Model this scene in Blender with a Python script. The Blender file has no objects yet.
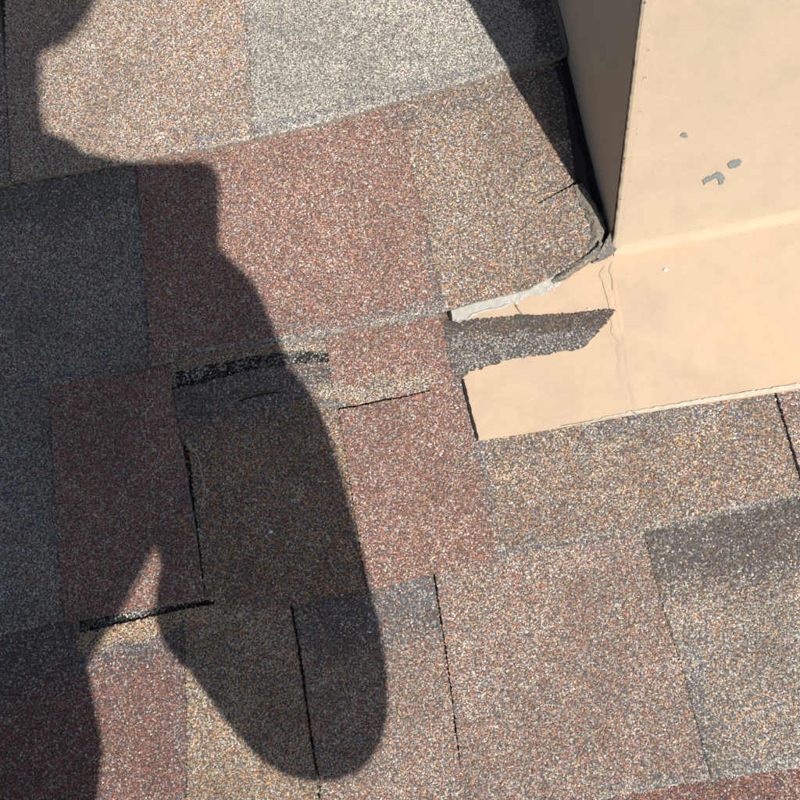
import bpy, bmesh, math, random
import numpy as np
from mathutils import Matrix, Vector, noise
random.seed(7); rng = np.random.default_rng(7)
scene = bpy.context.scene; C = scene.collection

# ------------------------------------------------------------ camera, sky, sun
# roof coordinates: u along the courses, v up the slope, h out of the roof
SL = 0.3839                        # roof pitch, 22 degrees
RZ = 4.0                           # the roof stands above the ground
RA = (0.15998886667885287, 0.08967749485703741, -0.17811161222887437)
CAM = np.array([0.0, -0.1282192278182187, 0.46474333332102863]); FPX = 787.9974
E = 0.143                          # exposure of one shingle course
cs, sn = math.cos(SL), math.sin(SL)
ROOF = Matrix(((1, 0, 0, 0), (0, cs, -sn, 0), (0, sn, cs, RZ), (0, 0, 0, 1)))   # roof -> world
UP = np.array([0.0, sn, cs])       # plumb, in roof coordinates
def rot(a, b, c):
    Rx = np.array([[1, 0, 0], [0, math.cos(a), -math.sin(a)], [0, math.sin(a), math.cos(a)]])
    Ry = np.array([[math.cos(b), 0, math.sin(b)], [0, 1, 0], [-math.sin(b), 0, math.cos(b)]])
    Rz = np.array([[math.cos(c), -math.sin(c), 0], [math.sin(c), math.cos(c), 0], [0, 0, 1]])
    return Rz @ Ry @ Rx
RC = rot(*RA)
def ray(x, y):
    d = RC @ np.array([(x - 400) / FPX, -(y - 400) / FPX, -1.0]); return d / np.linalg.norm(d)
def at(x, y, h=0.0):               # measured point of the photograph laid on the roof at height h
    d = ray(x, y); t = (h - CAM[2]) / d[2]; p = CAM + t * d; return (float(p[0]), float(p[1]))
cd = bpy.data.cameras.new('camera'); cam = bpy.data.objects.new('camera', cd); C.objects.link(cam)
cd.sensor_width = 36; cd.lens = FPX / 800 * 36; cd.clip_start = 0.01; cd.clip_end = 3000
M4 = Matrix.Identity(4)
for i in range(3):
    for j in range(3): M4[i][j] = RC[i, j]
    M4[i][3] = CAM[i]
cam.matrix_world = ROOF @ M4
scene.camera = cam
SUN = -ray(208, 190)               # direction to the sun, roof coordinates
sw = (ROOF.to_3x3() @ Vector(SUN)).normalized()
w = bpy.data.worlds.new('World'); scene.world = w; w.use_nodes = True
nt = w.node_tree; bg = nt.nodes['Background']; sky = nt.nodes.new('ShaderNodeTexSky')
sky.sky_type = 'NISHITA'; sky.sun_disc = False; sky.dust_density = 1.5; sky.ozone_density = 1.0
sky.sun_elevation = math.asin(sw.z); sky.sun_rotation = math.atan2(sw.x, sw.y)
nt.links.new(sky.outputs[0], bg.inputs[0]); bg.inputs[1].default_value = 0.075
ld = bpy.data.lights.new('sun', 'SUN'); ld.energy = 5.0; ld.angle = math.radians(0.7); ld.color = (1, 0.935, 0.85)
lo = bpy.data.objects.new('sun', ld); C.objects.link(lo)
lo.rotation_euler = Vector((-sw.x, -sw.y, -sw.z)).to_track_quat('-Z', 'Y').to_euler(); lo.location = (0, 0, RZ + 6)
scene.view_settings.view_transform = 'Standard'; scene.view_settings.look = 'None'
scene.view_settings.exposure = 0.45; scene.view_settings.gamma = 1

# ------------------------------------------------------------ helpers
def lin(r, g, b):
    f = lambda c: (c / 255) / 12.92 if c / 255 <= 0.04045 else ((c / 255 + 0.055) / 1.055) ** 2.4
    return (f(r), f(g), f(b), 1)
class G:                            # tiny node-graph helper
    def __init__(s, name):
        s.m = bpy.data.materials.new(name); s.m.use_nodes = True; s.t = s.m.node_tree; s.b = s.t.nodes['Principled BSDF']
    def n(s, typ, ins=None, **kw):
        x = s.t.nodes.new('ShaderNode' + typ)
        for k, v in kw.items(): setattr(x, k, v)
        for k, v in (ins or {}).items(): s.put(x.inputs[k], v)
        return x
    def put(s, sock, v):
        if isinstance(v, bpy.types.NodeSocket): s.t.links.new(v, sock)
        else: sock.default_value = v
    def math(s, op, a, b=0.0):
        x = s.n('Math', {0: a, 1: b}, operation=op); return x.outputs[0]
    def mix(s, f, a, b, mode='MIX'):
        x = s.n('Mix', {0: f, 6: a, 7: b}, data_type='RGBA', blend_type=mode); return x.outputs[2]
    def ramp(s, f, stops, interp='LINEAR'):
        x = s.n('ValToRGB', {0: f}); cr = x.color_ramp; cr.interpolation = interp
        while len(cr.elements) < len(stops): cr.elements.new(0.5)
        for e, (p, c) in zip(cr.elements, stops): e.position = p; e.color = c if len(c) == 4 else (*c, 1)
        return x.outputs[0]
    def noise(s, vec, scale, detail=2, rough=0.5):
        return s.n('TexNoise', {'Vector': vec, 'Scale': scale, 'Detail': detail, 'Roughness': rough}).outputs[0]
    def bump(s, h, strength, dist, nrm=None):
        ins = {'Height': h, 'Strength': strength, 'Distance': dist}
        if nrm is not None: ins['Normal'] = nrm
        return s.n('Bump', ins).outputs[0]
    def out(s, col=None, rough=None, nrm=None, spec=None):
        if col is not None: s.put(s.b.inputs['Base Color'], col)
        if rough is not None: s.put(s.b.inputs['Roughness'], rough)
        if nrm is not None: s.put(s.b.inputs['Normal'], nrm)
        if spec is not None: s.b.inputs['Specular IOR Level'].default_value = spec
        return s.m
    def obj(s): return s.n('TexCoord').outputs['Object']

# granule colours (albedo)
GC = {'white': (.47, .45, .41), 'light': (.36, .34, .305), 'mid': (.225, .21, .19), 'dark': (.062, .057, .056),
      'blue': (.12, .145, .185), 'rust': (.30, .135, .095), 'dred': (.185, .082, .07), 'tan': (.42, .225, .105),
      'yel': (.44, .335, .19), 'brown': (.17, .11, .078), 'pink': (.36, .235, .19), 'black': (.015, .015, .017)}
GN = list(GC); GCA = np.array([GC[k] for k in GN])
def pal(**k):
    a = np.array([k.get(n, 0.0) for n in GN]); return a / a.sum()
PAL = {
 'red':    pal(white=.09, light=.15, mid=.11, dark=.06, blue=.07, rust=.32, dred=.20, tan=.04, pink=.18),
 'dred':   pal(white=.06, light=.07, mid=.10, dark=.14, blue=.10, rust=.26, dred=.30, pink=.08),
 'grey':   pal(white=.12, light=.25, mid=.24, dark=.12, blue=.15, rust=.02, tan=.04, pink=.03, brown=.05),
 'pale':   pal(white=.27, light=.42, mid=.22, dark=.04, blue=.05),
 'mixpk':  pal(white=.22, light=.18, mid=.12, dark=.07, blue=.08, rust=.07, dred=.03, tan=.12, yel=.05, pink=.12),
 'tanmix': pal(white=.10, light=.16, mid=.16, dark=.10, blue=.12, rust=.06, tan=.14, yel=.05, brown=.08, pink=.07),
 'brown':  pal(white=.07, light=.12, mid=.18, dark=.16, blue=.14, rust=.05, tan=.14, yel=.05, brown=.14, pink=.02),
 'yellow': pal(white=.16, light=.13, mid=.12, dark=.10, blue=.08, tan=.20, yel=.12, brown=.08, pink=.04),
 'gold':   pal(white=.06, light=.10, mid=.14, dark=.14, blue=.12, rust=.05, tan=.22, yel=.08, brown=.16),
 'tangr':  pal(white=.12, light=.24, mid=.20, dark=.09, blue=.10, tan=.10, yel=.04, pink=.06, brown=.05),
 'cline':  pal(white=.30, light=.50, mid=.20),
 'pinkgr': pal(white=.11, light=.18, mid=.16, dark=.08, blue=.08, rust=.10, dred=.05, tan=.08, pink=.16),
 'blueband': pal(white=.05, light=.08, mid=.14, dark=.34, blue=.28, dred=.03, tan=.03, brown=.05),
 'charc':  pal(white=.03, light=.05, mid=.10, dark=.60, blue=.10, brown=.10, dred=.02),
 'olive':  pal(white=.05, light=.10, mid=.24, dark=.24, blue=.05, brown=.20, yel=.08),
 'cream':  pal(white=.30, light=.34, mid=.08, yel=.24, tan=.04),
 'yelo': pal(white=.18, light=.12, mid=.06, dark=.03, tan=.25, yel=.34),
 'sliv':   pal(mid=.12, dark=.62, brown=.32, yel=.02, blue=.02),
 'slab':   pal(white=.03, light=.15, mid=.32, dark=.28, blue=.10, brown=.08),
 'sparse': pal(white=.12, light=.14, mid=.18, dark=.48, blue=.08),
 'bluegr': pal(white=.12, light=.20, mid=.22, dark=.12, blue=.34),
}
def shingle_mat(name):              # granule bed between and under the modelled granules, and all of it farther off
    g = G('granules_' + name); co = g.obj()
    v = g.n('TexVoronoi', {'Vector': co, 'Scale': 780.0}, voronoi_dimensions='3D')
    r = g.n('SeparateColor', {0: v.outputs['Color']}).outputs[0]
    p = PAL[name]; stops = []; acc = 0
    for i, x in enumerate(p):
        if x > 0: stops.append((acc, tuple(GCA[i]))); acc += x
    col = g.ramp(r, stops, 'CONSTANT')
    d = g.n('MapRange', {0: v.outputs['Distance'], 1: 0.0, 2: .75, 3: 1.0, 4: 0.0}).outputs[0]
    crev = g.n('MapRange', {0: v.outputs['Distance'], 1: .45, 2: .8, 3: 1.0, 4: .35}).outputs[0]
    col = g.mix(1.0, col, crev, 'MULTIPLY')
    b0 = g.bump(g.noise(co, 9.0, 3), .25, .006)
    return g.out(col, .85, g.bump(d, .9, .0009, b0), .3)
MAT = {k: shingle_mat(k) for k in PAL}
def bed_mat(name):
    m_ = PAL[name] @ GCA; g = G('asphalt_bed_' + name); co = g.obj(); n_ = g.noise(co, 900, 3); v = g.n('TexVoronoi', {'Vector': co, 'Scale': 1500.0})
    c = g.mix(n_, (*(m_ * .20), 1), (*(m_ * .48), 1)); return g.out(c, .9, g.bump(v.outputs['Distance'], .7, .0006), .2)
MAT_BED = {k: bed_mat(k) for k in PAL}
def edge_mat():
    g = G('cut_edge'); n_ = g.noise(g.obj(), 800, 3)
    return g.out(g.mix(n_, (.08, .075, .068, 1), (.42, .40, .36, 1)), .9, g.bump(n_, .6, .0006), .2)
M_EDGE = edge_mat()
def granule_mat():
    g = G('granule_chips'); a = g.n('Attribute', attribute_name='chip')
    return g.out(a.outputs['Color'], .62, spec=.35)
MAT_CHIP = granule_mat()

def link(o, parent=None):
    C.objects.link(o)
    if parent: o.parent = parent
    return o
def tag(o, label=None, cat=None, group=None, kind=None):
    for k, v in (('label', label), ('category', cat), ('group', group), ('kind', kind)):
        if v: o[k] = v
    return o
def mesh_obj(name, verts, faces, mats, parent=None, loc=(0, 0, 0), smooth=False, mi=None):
    """verts in roof coordinates; loc = the object's own origin in roof coordinates"""
    me = bpy.data.meshes.new(name); l = np.array(loc)
    me.from_pydata([tuple(np.array(v) - l) for v in verts], [], faces)
    for m in (mats if isinstance(mats, (list, tuple)) else [mats]): me.materials.append(m)
    if mi: me.polygons.foreach_set('material_index', mi)
    if smooth: me.polygons.foreach_set('use_smooth', [True] * len(faces))
    me.update()
    o = bpy.data.objects.new(name, me); link(o, parent)
    if parent is None: o.matrix_world = ROOF @ Matrix.Translation(Vector(loc))
    else: o.location = Vector(loc) - Vector(parent.get('_o', (0, 0, 0)))
    return o
def empty(name, loc, **k):
    o = bpy.data.objects.new(name, None); link(o); o.matrix_world = ROOF @ Matrix.Translation(Vector(loc))
    o.empty_display_size = .05; OR[o.name] = loc; return tag(o, **k)
OR = {}
def part(name, verts, faces, mats, parent, **kw):     # child whose origin is its first vertex's neighbourhood
    lo = np.mean(np.array(verts), axis=0); po = np.array(OR.get(parent.name, (0, 0, 0)))
    o = mesh_obj(name, verts, faces, mats, parent, tuple(lo), **kw)
    o.location = Vector(lo - po); OR[o.name] = tuple(lo); return o

def ragged(poly, step=.0022, amp=.00028, wav=.0008):
    """outline with small nicks and a slow wander, like cut asphalt sheet"""
    out = []; n = len(poly)
    for i in range(n):
        a = np.array(poly[i]); b = np.array(poly[(i + 1) % n]); L = np.linalg.norm(b - a); k = max(1, int(L / step))
        nrm = np.array([-(b - a)[1], (b - a)[0]]) / (L + 1e-9)
        for j in range(k):
            t = j / k; p = a + (b - a) * t
            if 0 < j: p = p + nrm * (random.gauss(0, amp) + wav * noise.noise(Vector((p[0] * 45, p[1] * 45, 3.1))) * min(1, 4 * t, 4 * (1 - t)))
            out.append((float(p[0]), float(p[1])))
    return out
def inside(poly, x, y):
    r = np.zeros(len(x), bool); n = len(poly); px, py = np.array(poly).T
    for i in range(n):
        j = (i - 1) % n
        c = (py[i] > y) != (py[j] > y)
        if not c.any(): continue
        xi = (px[j] - px[i]) * (y - py[i]) / (py[j] - py[i] + 1e-15) + px[i]
        r ^= c & (x < xi)
    return r
def segdist(x, y, pts):
    d = np.full(len(x), 9.0)
    for a, b in zip(pts[:-1], pts[1:]):
        a = np.array(a); b = np.array(b); ab = b - a
        t = np.clip(((x - a[0]) * ab[0] + (y - a[1]) * ab[1]) / (ab @ ab), 0, 1)
        d = np.minimum(d, np.hypot(x - a[0] - t * ab[0], y - a[1] - t * ab[1]))
    return d
def vnoise(x, y, s, seed=0.0):      # smooth value noise, numpy
    X = x * s + 57.3 + seed; Y = y * s + 91.7 - seed; xi = np.floor(X).astype(np.int64); yi = np.floor(Y).astype(np.int64)
    fx = X - xi; fy = Y - yi; fx = fx * fx * (3 - 2 * fx); fy = fy * fy * (3 - 2 * fy)
    def hsh(a, b):
        z = (a * 374761393 + b * 668265263) & 0xffffffff; z = ((z ^ (z >> 13)) * 1274126177) & 0xffffffff
        return ((z ^ (z >> 16)) & 0xffff) / 65535.0
    return ((hsh(xi, yi) * (1 - fx) + hsh(xi + 1, yi) * fx) * (1 - fy) + (hsh(xi, yi + 1) * (1 - fx) + hsh(xi + 1, yi + 1) * fx) * fy)

# printed colour bands, scuffs and painted chimney shade: (points in the photo, half width m, palette, strength)
MARKS = []
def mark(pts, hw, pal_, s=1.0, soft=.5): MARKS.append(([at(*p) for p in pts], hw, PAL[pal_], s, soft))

def course_h(v, k):                 # top surface of course k: k=0 is the course whose butt lies on v=0
    return .0035 - .0036 * (v - k * E) / E

def chips(poly, hfun, pname, seed, bands=(), density=1.0, spacing=.00098, use_marks=True):
    P = np.array(poly); lo = P.min(0); hi = P.max(0)
    nx = int((hi[0] - lo[0]) / spacing) + 2; ny = int((hi[1] - lo[1]) / spacing / .9) + 2
    gx, gy = np.meshgrid(np.arange(nx), np.arange(ny)); gx = gx + .5 * (gy % 2)
    x = (lo[0] + gx * spacing).ravel() + rng.normal(0, spacing * .27, nx * ny)
    y = (lo[1] + gy * spacing * .9).ravel() + rng.normal(0, spacing * .27, nx * ny)
    k = inside(poly, x, y)
    k &= (x > -.345) & (x < .345) & (y > -.34) & (y < .33)
    if density < 1: k &= rng.random(len(x)) < density * (.25 + 1.9 * vnoise(x, y, 190, 3) ** 2.2)
    x, y = x[k], y[k]; n = len(x)
    if n == 0: return None
    W = np.repeat(PAL[pname][None], n, 0)
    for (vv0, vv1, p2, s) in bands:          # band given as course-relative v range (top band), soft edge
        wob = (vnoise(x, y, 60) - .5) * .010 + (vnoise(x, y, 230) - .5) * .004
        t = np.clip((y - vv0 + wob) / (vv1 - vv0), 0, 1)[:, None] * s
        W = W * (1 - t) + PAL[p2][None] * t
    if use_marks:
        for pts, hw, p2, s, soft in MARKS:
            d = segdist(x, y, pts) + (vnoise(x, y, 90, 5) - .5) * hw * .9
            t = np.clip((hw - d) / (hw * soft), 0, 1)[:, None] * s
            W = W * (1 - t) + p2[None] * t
    # blotchy blend: runs of the same colour
    sel = np.clip(.62 * rng.random(n) + .38 * (vnoise(x, y, 330, seed) * .6 + vnoise(x, y, 120, seed + 9) * .4), 0, .9999)
    srt = np.sort(sel); sel = np.searchsorted(srt, sel) / n
    cum = np.cumsum(W, 1); cum /= cum[:, -1:]
    ci = (sel[:, None] > cum).sum(1).clip(0, len(GN) - 1)
    ci = np.where(rng.random(n) < .55, (rng.random(n)[:, None] > cum).sum(1).clip(0, len(GN) - 1), ci)
    col = GCA[ci] * rng.uniform(.76, 1.18, n)[:, None] * rng.normal(1, .05, (n, 3))
    col = col * .86 + (W @ GCA) * .14
    col = col * (1 + .26 * (vnoise(x, y, 26, seed + 3) - .5) + .22 * (vnoise(x, y, 75, seed + 5) - .5))[:, None]
    r = spacing * rng.uniform(.58, 1.0, n); a0 = rng.uniform(0, 6.28, n)
    z = hfun(x, y)
    V = np.zeros((n, 5, 3)); 
    el = rng.uniform(.65, 1.0, n)
    for q in range(4):
        a = a0 + q * 1.5708 + rng.normal(0, .25, n); rr = r * (el if q % 2 else 1)
        V[:, q, 0] = x + rr * np.cos(a); V[:, q, 1] = y + rr * np.sin(a); V[:, q, 2] = z - .0001 + rng.uniform(-.0001, .0002, n)
    V[:, 4, 0] = x + rng.normal(0, .3, n) * r; V[:, 4, 1] = y + rng.normal(0, .3, n) * r; V[:, 4, 2] = z + r * rng.uniform(.30, .72, n)
    F = np.zeros((n, 4, 3), np.int64); base = np.arange(n)[:, None] * 5
    for q in range(4): F[:, q] = base + np.array([q, (q + 1) % 4, 4])
    return V.reshape(-1, 3), F.reshape(-1, 3), np.repeat(col, 5, 0)

def sheet(name, poly, hfun, mat, parent, pname=None, thick=.0045, seed=0, bands=(), rag=True, density=1.0, label=None,
          spacing=.00098, use_marks=True, amp=.00028):
    """a piece of asphalt sheet with real thickness, its granules standing on it"""
    ed = ragged(poly, amp=amp) if rag else [tuple(p) for p in poly]
    n = len(ed); e = np.array(ed)
    zt = hfun(e[:, 0], e[:, 1])
    verts = np.concatenate([np.c_[e, zt], np.c_[e, zt - thick]])
    area = sum(ed[i - 1][0] * ed[i][1] - ed[i][0] * ed[i - 1][1] for i in range(n))
    if area < 0: top = list(range(n))[::-1]
    else: top = list(range(n))
    faces = [top] + [[i, (i + 1) % n, (i + 1) % n + n, i + n] if area < 0 else [i, i + n, (i + 1) % n + n, (i + 1) % n] for i in range(n)]
    ch = chips(poly, hfun, pname, seed, bands, density, spacing, use_marks) if pname else None
    nv = len(verts); 
    me = bpy.data.meshes.new(name)
    org = np.array([e[:, 0].mean(), e[:, 1].mean(), zt.mean()])
    if ch:
        V, F, col = ch; AV = np.concatenate([verts, V])
    else: AV = verts
    loops = [i for f in faces for i in f]; ls = np.cumsum([0] + [len(f) for f in faces][:-1]); lt = np.array([len(f) for f in faces])
    if ch:
        k = len(F); ls = np.concatenate([ls, len(loops) + np.arange(k) * 3]); lt = np.concatenate([lt, np.full(k, 3)])
        loops = np.concatenate([np.array(loops), (F + nv).ravel()])
    me.vertices.add(len(AV)); me.vertices.foreach_set('co', (AV - org).ravel().astype(np.float32))
    me.loops.add(len(loops)); me.loops.foreach_set('vertex_index', np.array(loops, dtype=np.int32))
    me.polygons.add(len(ls)); me.polygons.foreach_set('loop_start', np.array(ls, dtype=np.int32)); me.polygons.foreach_set('loop_total', np.array(lt, dtype=np.int32))
    me.materials.append(MAT_BED[pname] if ch and density == 1 else mat); me.materials.append(MAT_CHIP); me.materials.append(M_EDGE if ch and density == 1 else mat)
    mi = np.zeros(len(ls), np.int32); mi[1:len(faces)] = 2; mi[len(faces):] = 1; me.polygons.foreach_set('material_index', mi)
    me.update(calc_edges=True); me.shade_flat()
    if ch:
        at_ = me.attributes.new('chip', 'FLOAT_COLOR', 'POINT'); cc = np.ones((len(AV), 4), np.float32); cc[nv:, :3] = col
        at_.data.foreach_set('color', cc.ravel())
    o = bpy.data.objects.new(name, me); link(o, parent)
    po = np.array(OR.get(parent.name, (0, 0, 0))); o.location = Vector(org - po); OR[o.name] = tuple(org)
    if label: o['label'] = label
    return o

# ------------------------------------------------------------ ground, roof deck
def simple(name, col, rough=.8, spec=.3, nscale=None, namp=.15):
    g = G(name)
    if nscale:
        f = g.noise(g.obj(), nscale, 4); c = g.mix(f, (*[x * (1 - namp) for x in col[:3]], 1), (*[min(1, x * (1 + namp)) for x in col[:3]], 1))
        return g.out(c, rough, g.bump(f, .3, .002), spec)
    return g.out((*col[:3], 1), rough, spec=spec)
gd = mesh_obj('ground', [(-1500, -1500, 0), (1500, -1500, 0), (1500, 1500, 0), (-1500, 1500, 0)], [(0, 1, 2, 3)], simple('dry_grass', (.10, .11, .05), nscale=2.0))
gd.matrix_world = Matrix.Identity(4); tag(gd, kind='structure')
D = 2.4
roof = mesh_obj('roof', [(x, y, z) for z in (-.03, -.012) for x, y in ((-D, -D), (D, -D), (D, D), (-D, D))],
                [(3, 2, 1, 0), (4, 5, 6, 7), (0, 1, 5, 4), (1, 2, 6, 5), (2, 3, 7, 6), (3, 0, 4, 7)], simple('asphalt_underlay', (.018, .018, .02), .9, nscale=300))
tag(roof, kind='structure'); OR['roof'] = (0, 0, 0)

# ------------------------------------------------------------ printed bands, and chimney shade painted into the granules
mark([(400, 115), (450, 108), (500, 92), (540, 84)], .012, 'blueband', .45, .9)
mark([(400, 596), (432, 590)], .012, 'bluegr', .6, .9)
mark([(490, 455), (560, 440), (635, 428)], .012, 'olive', .55, .9)
mark([(640, 425), (700, 418), (770, 405)], .010, 'bluegr', .5, .9)
mark([(590, 434), (633, 424)], .006, 'bluegr', .7, .9)
mark([(485, 480), (515, 470)], .010, 'yellow', .55, .9)
mark([(600, 448), (636, 440)], .003, 'cream', .6, .9)
mark([(88, 640), (150, 626), (190, 616), (215, 611)], .0095, 'yelo', 1, .4)
mark([(290, 352), (322, 348)], .005, 'cream', .55, .6)
mark([(328, 390), (352, 393), (385, 388), (425, 381)], .0085, 'cream', .95, .7)
mark([(372, 386), (430, 384)], .008, 'olive', .35, .8)
mark([(325, 404), (345, 404)], .004, 'bluegr', .8, .8)
mark([(455, 385), (470, 395), (482, 460), (495, 520), (500, 550)], .004, 'bluegr', .75, .8)
mark([(455, 350), (470, 350), (560, 345)], .007, 'bluegr', .5, .8)
mark([(690, 640), (698, 700), (705, 760)], .006, 'bluegr', .75, .9)
mark([(500, 553), (640, 532), (800, 495)], .0042, 'bluegr', .75, .8)
mark([(500, 549), (640, 529), (800, 492)], .0013, 'cline', .8, .6)
mark([(600, 794), (800, 761)], .0028, 'pale', .9, .5)
mark([(600, 787), (800, 753)], .004, 'bluegr', .6, .7)
mark([(200, 325), (325, 330), (445, 300)], .003, 'bluegr', .5, .8)
mark([(170, 357), (325, 335), (445, 310)], .0026, 'bluegr', .9, .6)
mark([(200, 352), (325, 334), (445, 309)], .0014, 'cline', .8, .6)
mark([(425, 240), (430, 280), (440, 305)], .005, 'bluegr', .6, .8)
mark([(135, 210), (142, 300), (150, 360)], .004, 'bluegr', .55, .8)
mark([(178, 650), (180, 720), (183, 800)], .004, 'bluegr', .5, .9)
mark([(110, 650), (170, 640)], .006, 'bluegr', .4, .9)
mark([(245, 0), (250, 60), (256, 135)], .005, 'grey', .6, .9)
mark([(200, 144), (256, 133), (320, 118), (400, 95), (513, 64)], .0038, 'bluegr', .55, .8)
mark([(200, 151), (256, 140), (320, 126), (400, 102), (500, 74)], .0012, 'cline', 1, .5)
mark([(535, -20), (550, 20), (558, 50)], .018, 'charc', .95, .5)  # darker granules painted in to deepen the chimney's shade
mark([(548, 80), (570, 130), (585, 180)], .012, 'charc', .85, .6)  # more chimney shade put into the granule colour, one course down
mark([(0, 388), (100, 375), (165, 364)], .004, 'blueband', .6, .8)

# ------------------------------------------------------------ the shingles in view
SH = []
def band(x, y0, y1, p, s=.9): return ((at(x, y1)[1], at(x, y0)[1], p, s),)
def shingle(pts, k, pname, lift=0.0, seed=0, bands=(), label=None, thick=.0035, **kw):
    poly = [at(x, y, .0015) for x, y in pts]
    hf = lambda x, y: course_h(y, k) + lift * 1.5
    o = sheet('shingle', poly, hf, MAT[pname], roof, pname, thick, seed or len(SH) + 1, bands, label=label, **kw)
    SH.append(o); return o
# course 1 (top of the picture)
shingle([(-60, 196), (-60, -60), (-12, -60), (4, 60), (12.5, 184)], 1, 'grey')
shingle([(4, -60), (6, 60), (14, 183), (-10, 190), (60, 178), (130, 165), (170, 157), (210, 150), (256, 141), (254, 120), (240, -60)][:2] +
        [(14, 183), (60, 176.5), (130, 165), (170, 157), (210, 150), (256, 141), (254, 120), (240, -60)], 1, 'mixpk', .0006, label='pinkish tan shingle tab catching the sun near the top')
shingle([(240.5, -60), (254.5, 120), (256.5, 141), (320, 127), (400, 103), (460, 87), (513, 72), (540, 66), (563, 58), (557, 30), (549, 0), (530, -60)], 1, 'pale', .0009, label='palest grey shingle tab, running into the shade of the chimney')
# course 0
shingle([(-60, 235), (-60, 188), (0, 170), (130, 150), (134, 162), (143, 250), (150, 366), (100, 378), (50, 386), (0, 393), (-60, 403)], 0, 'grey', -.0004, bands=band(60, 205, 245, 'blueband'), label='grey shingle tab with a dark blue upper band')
shingle([(135, 150), (250, 125), (399, 90), (401, 104), (422, 200), (436, 260), (448, 311), (400, 321), (325, 337), (250, 349), (171, 362), (152, 366), (144, 250)], 0, 'red', .0008, label='large red shingle tab, half in shadow')
b2 = [(398, 92), (513, 62), (552, 60), (562, 90), (571, 150), (575, 182), (536, 204.5), (536.8, 206), (577, 184.5), (603, 240), (590, 256), (570, 268), (545, 281), (530, 290), (490, 300), (446, 312), (433, 260), (419, 200), (398, 104)]
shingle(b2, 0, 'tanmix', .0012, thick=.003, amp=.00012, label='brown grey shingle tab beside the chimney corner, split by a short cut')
# the red tooth hanging between the two dark slots
shingle([(326, 330), (400, 314), (445, 305), (448, 335), (456, 365), (466, 382), (452, 385), (430, 390), (415, 393), (400, 396.5), (385, 398), (370, 402), (355, 405), (338, 407.5), (333, 385), (327, 350)], -1, 'red', .0010, label='short red tab between the two dark slots')
# course -1
shingle([(-60, 425), (-60, 380), (46, 370), (47, 395), (55, 500), (66, 620), (30, 628), (0, 635), (-60, 648)], -1, 'grey', -.0003)
shingle([(47.5, 370), (166, 352), (168, 372), (180, 440), (194, 520), (206, 600), (140, 610), (75, 621), (67, 620), (56, 500), (48, 395)], -1, 'red', .0006, label='red shingle tab left of the slot, mostly in shadow')
shingle([(169, 352), (250, 340), (326, 325), (326.5, 350), (290, 350), (250, 355), (200, 365), (168, 372)], -1, 'tanmix', .0004, label='narrow bit of shingle above the upper dark slot', amp=.0005, thick=.003)
shingle([(172, 389), (205, 382), (240, 372), (265, 367), (300, 363), (328, 361), (334, 385), (338, 409), (345, 450), (357, 530), (367, 590), (290, 606), (213, 600), (207, 600), (199, 535), (189, 450), (181, 440), (173, 392)], -1, 'gold', .0, bands=band(250, 402, 432, 'blueband'), label='brown shingle tab in the middle of the shadow')
shingle([(338.5, 410), (355, 407.5), (370, 404.5), (385, 400.5), (400, 399), (415, 395), (430, 391.5), (440, 384), (464, 368), (472, 412), (480, 440), (492, 500), (501, 552), (440, 572), (369, 590), (358, 530), (346, 450)], -1, 'red', .0008, label='red shingle tab left of the metal flange')
shingle([(445, 300), (640, 290), (700, 380), (769, 380), (774, 396), (787, 440), (802, 495), (720, 512), (640, 533), (570, 545), (498, 553), (489, 500), (477, 440), (469, 412), (460.5, 368), (452, 350)], -1, 'tanmix', .0, label='brown grey shingle tab below the metal flange')
shingle([(772, 380), (900, 360), (900, 475), (806, 494), (790, 440), (777, 396)], -1, 'pinkgr', .0004)
# course -2
shingle([(-60, 650), (-60, 630), (0, 622), (75, 608), (78, 634), (125, 623), (165, 614), (180, 610), (183, 640), (186, 720), (188, 860), (-60, 860)], -2, 'dred', .0006, bands=band(60, 662, 700, 'blueband'), label='red shingle tab at the lower left corner')
shingle([(180.5, 610.5), (214, 604.5), (213, 590), (286, 590), (289, 607), (297, 650), (307, 720), (318, 790), (326, 860), (189, 860), (187, 720), (184, 640)], -2, 'yellow', .0, label='yellowish brown shingle tab crossed by the tip of the shadow')
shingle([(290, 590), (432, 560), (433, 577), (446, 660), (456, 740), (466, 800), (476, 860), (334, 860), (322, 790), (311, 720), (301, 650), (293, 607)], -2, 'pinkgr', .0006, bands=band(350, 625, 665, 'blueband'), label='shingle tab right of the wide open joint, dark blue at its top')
shingle([(433.8, 565), (500, 545), (640, 520), (645, 533), (664, 600), (689, 680), (713, 777), (650, 788), (600, 797), (540, 808), (468, 822), (458, 740), (448, 660)], -2, 'pinkgr', .0002, label='pinkish grey shingle tab, the largest at the bottom')
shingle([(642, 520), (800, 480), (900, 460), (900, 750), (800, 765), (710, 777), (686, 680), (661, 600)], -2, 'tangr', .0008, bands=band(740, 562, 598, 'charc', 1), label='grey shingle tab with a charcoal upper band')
# course -3
shingle([(478, 880), (470, 800), (540, 790), (710, 760), (900, 725), (900, 880)], -3, 'dred', .0004, label='dark red shingle tab along the bottom edge')
shingle([(330, 880), (326, 840), (468, 815), (476, 880)], -3, 'tanmix', 0)
# one long undersheet for each course, so no joint looks through to the deck
for k in (1, 0, -1, -2, -3):
    sheet('underlay_strip', [(-.42, k * E - .004 + .006), (.42, k * E + .002), (.42, k * E + E + .03), (-.42, k * E + E + .03)],
          (lambda k: lambda x, y: course_h(y, k) - .0046)(k), MAT['charc'], roof, None, .002, rag=False)

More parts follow.
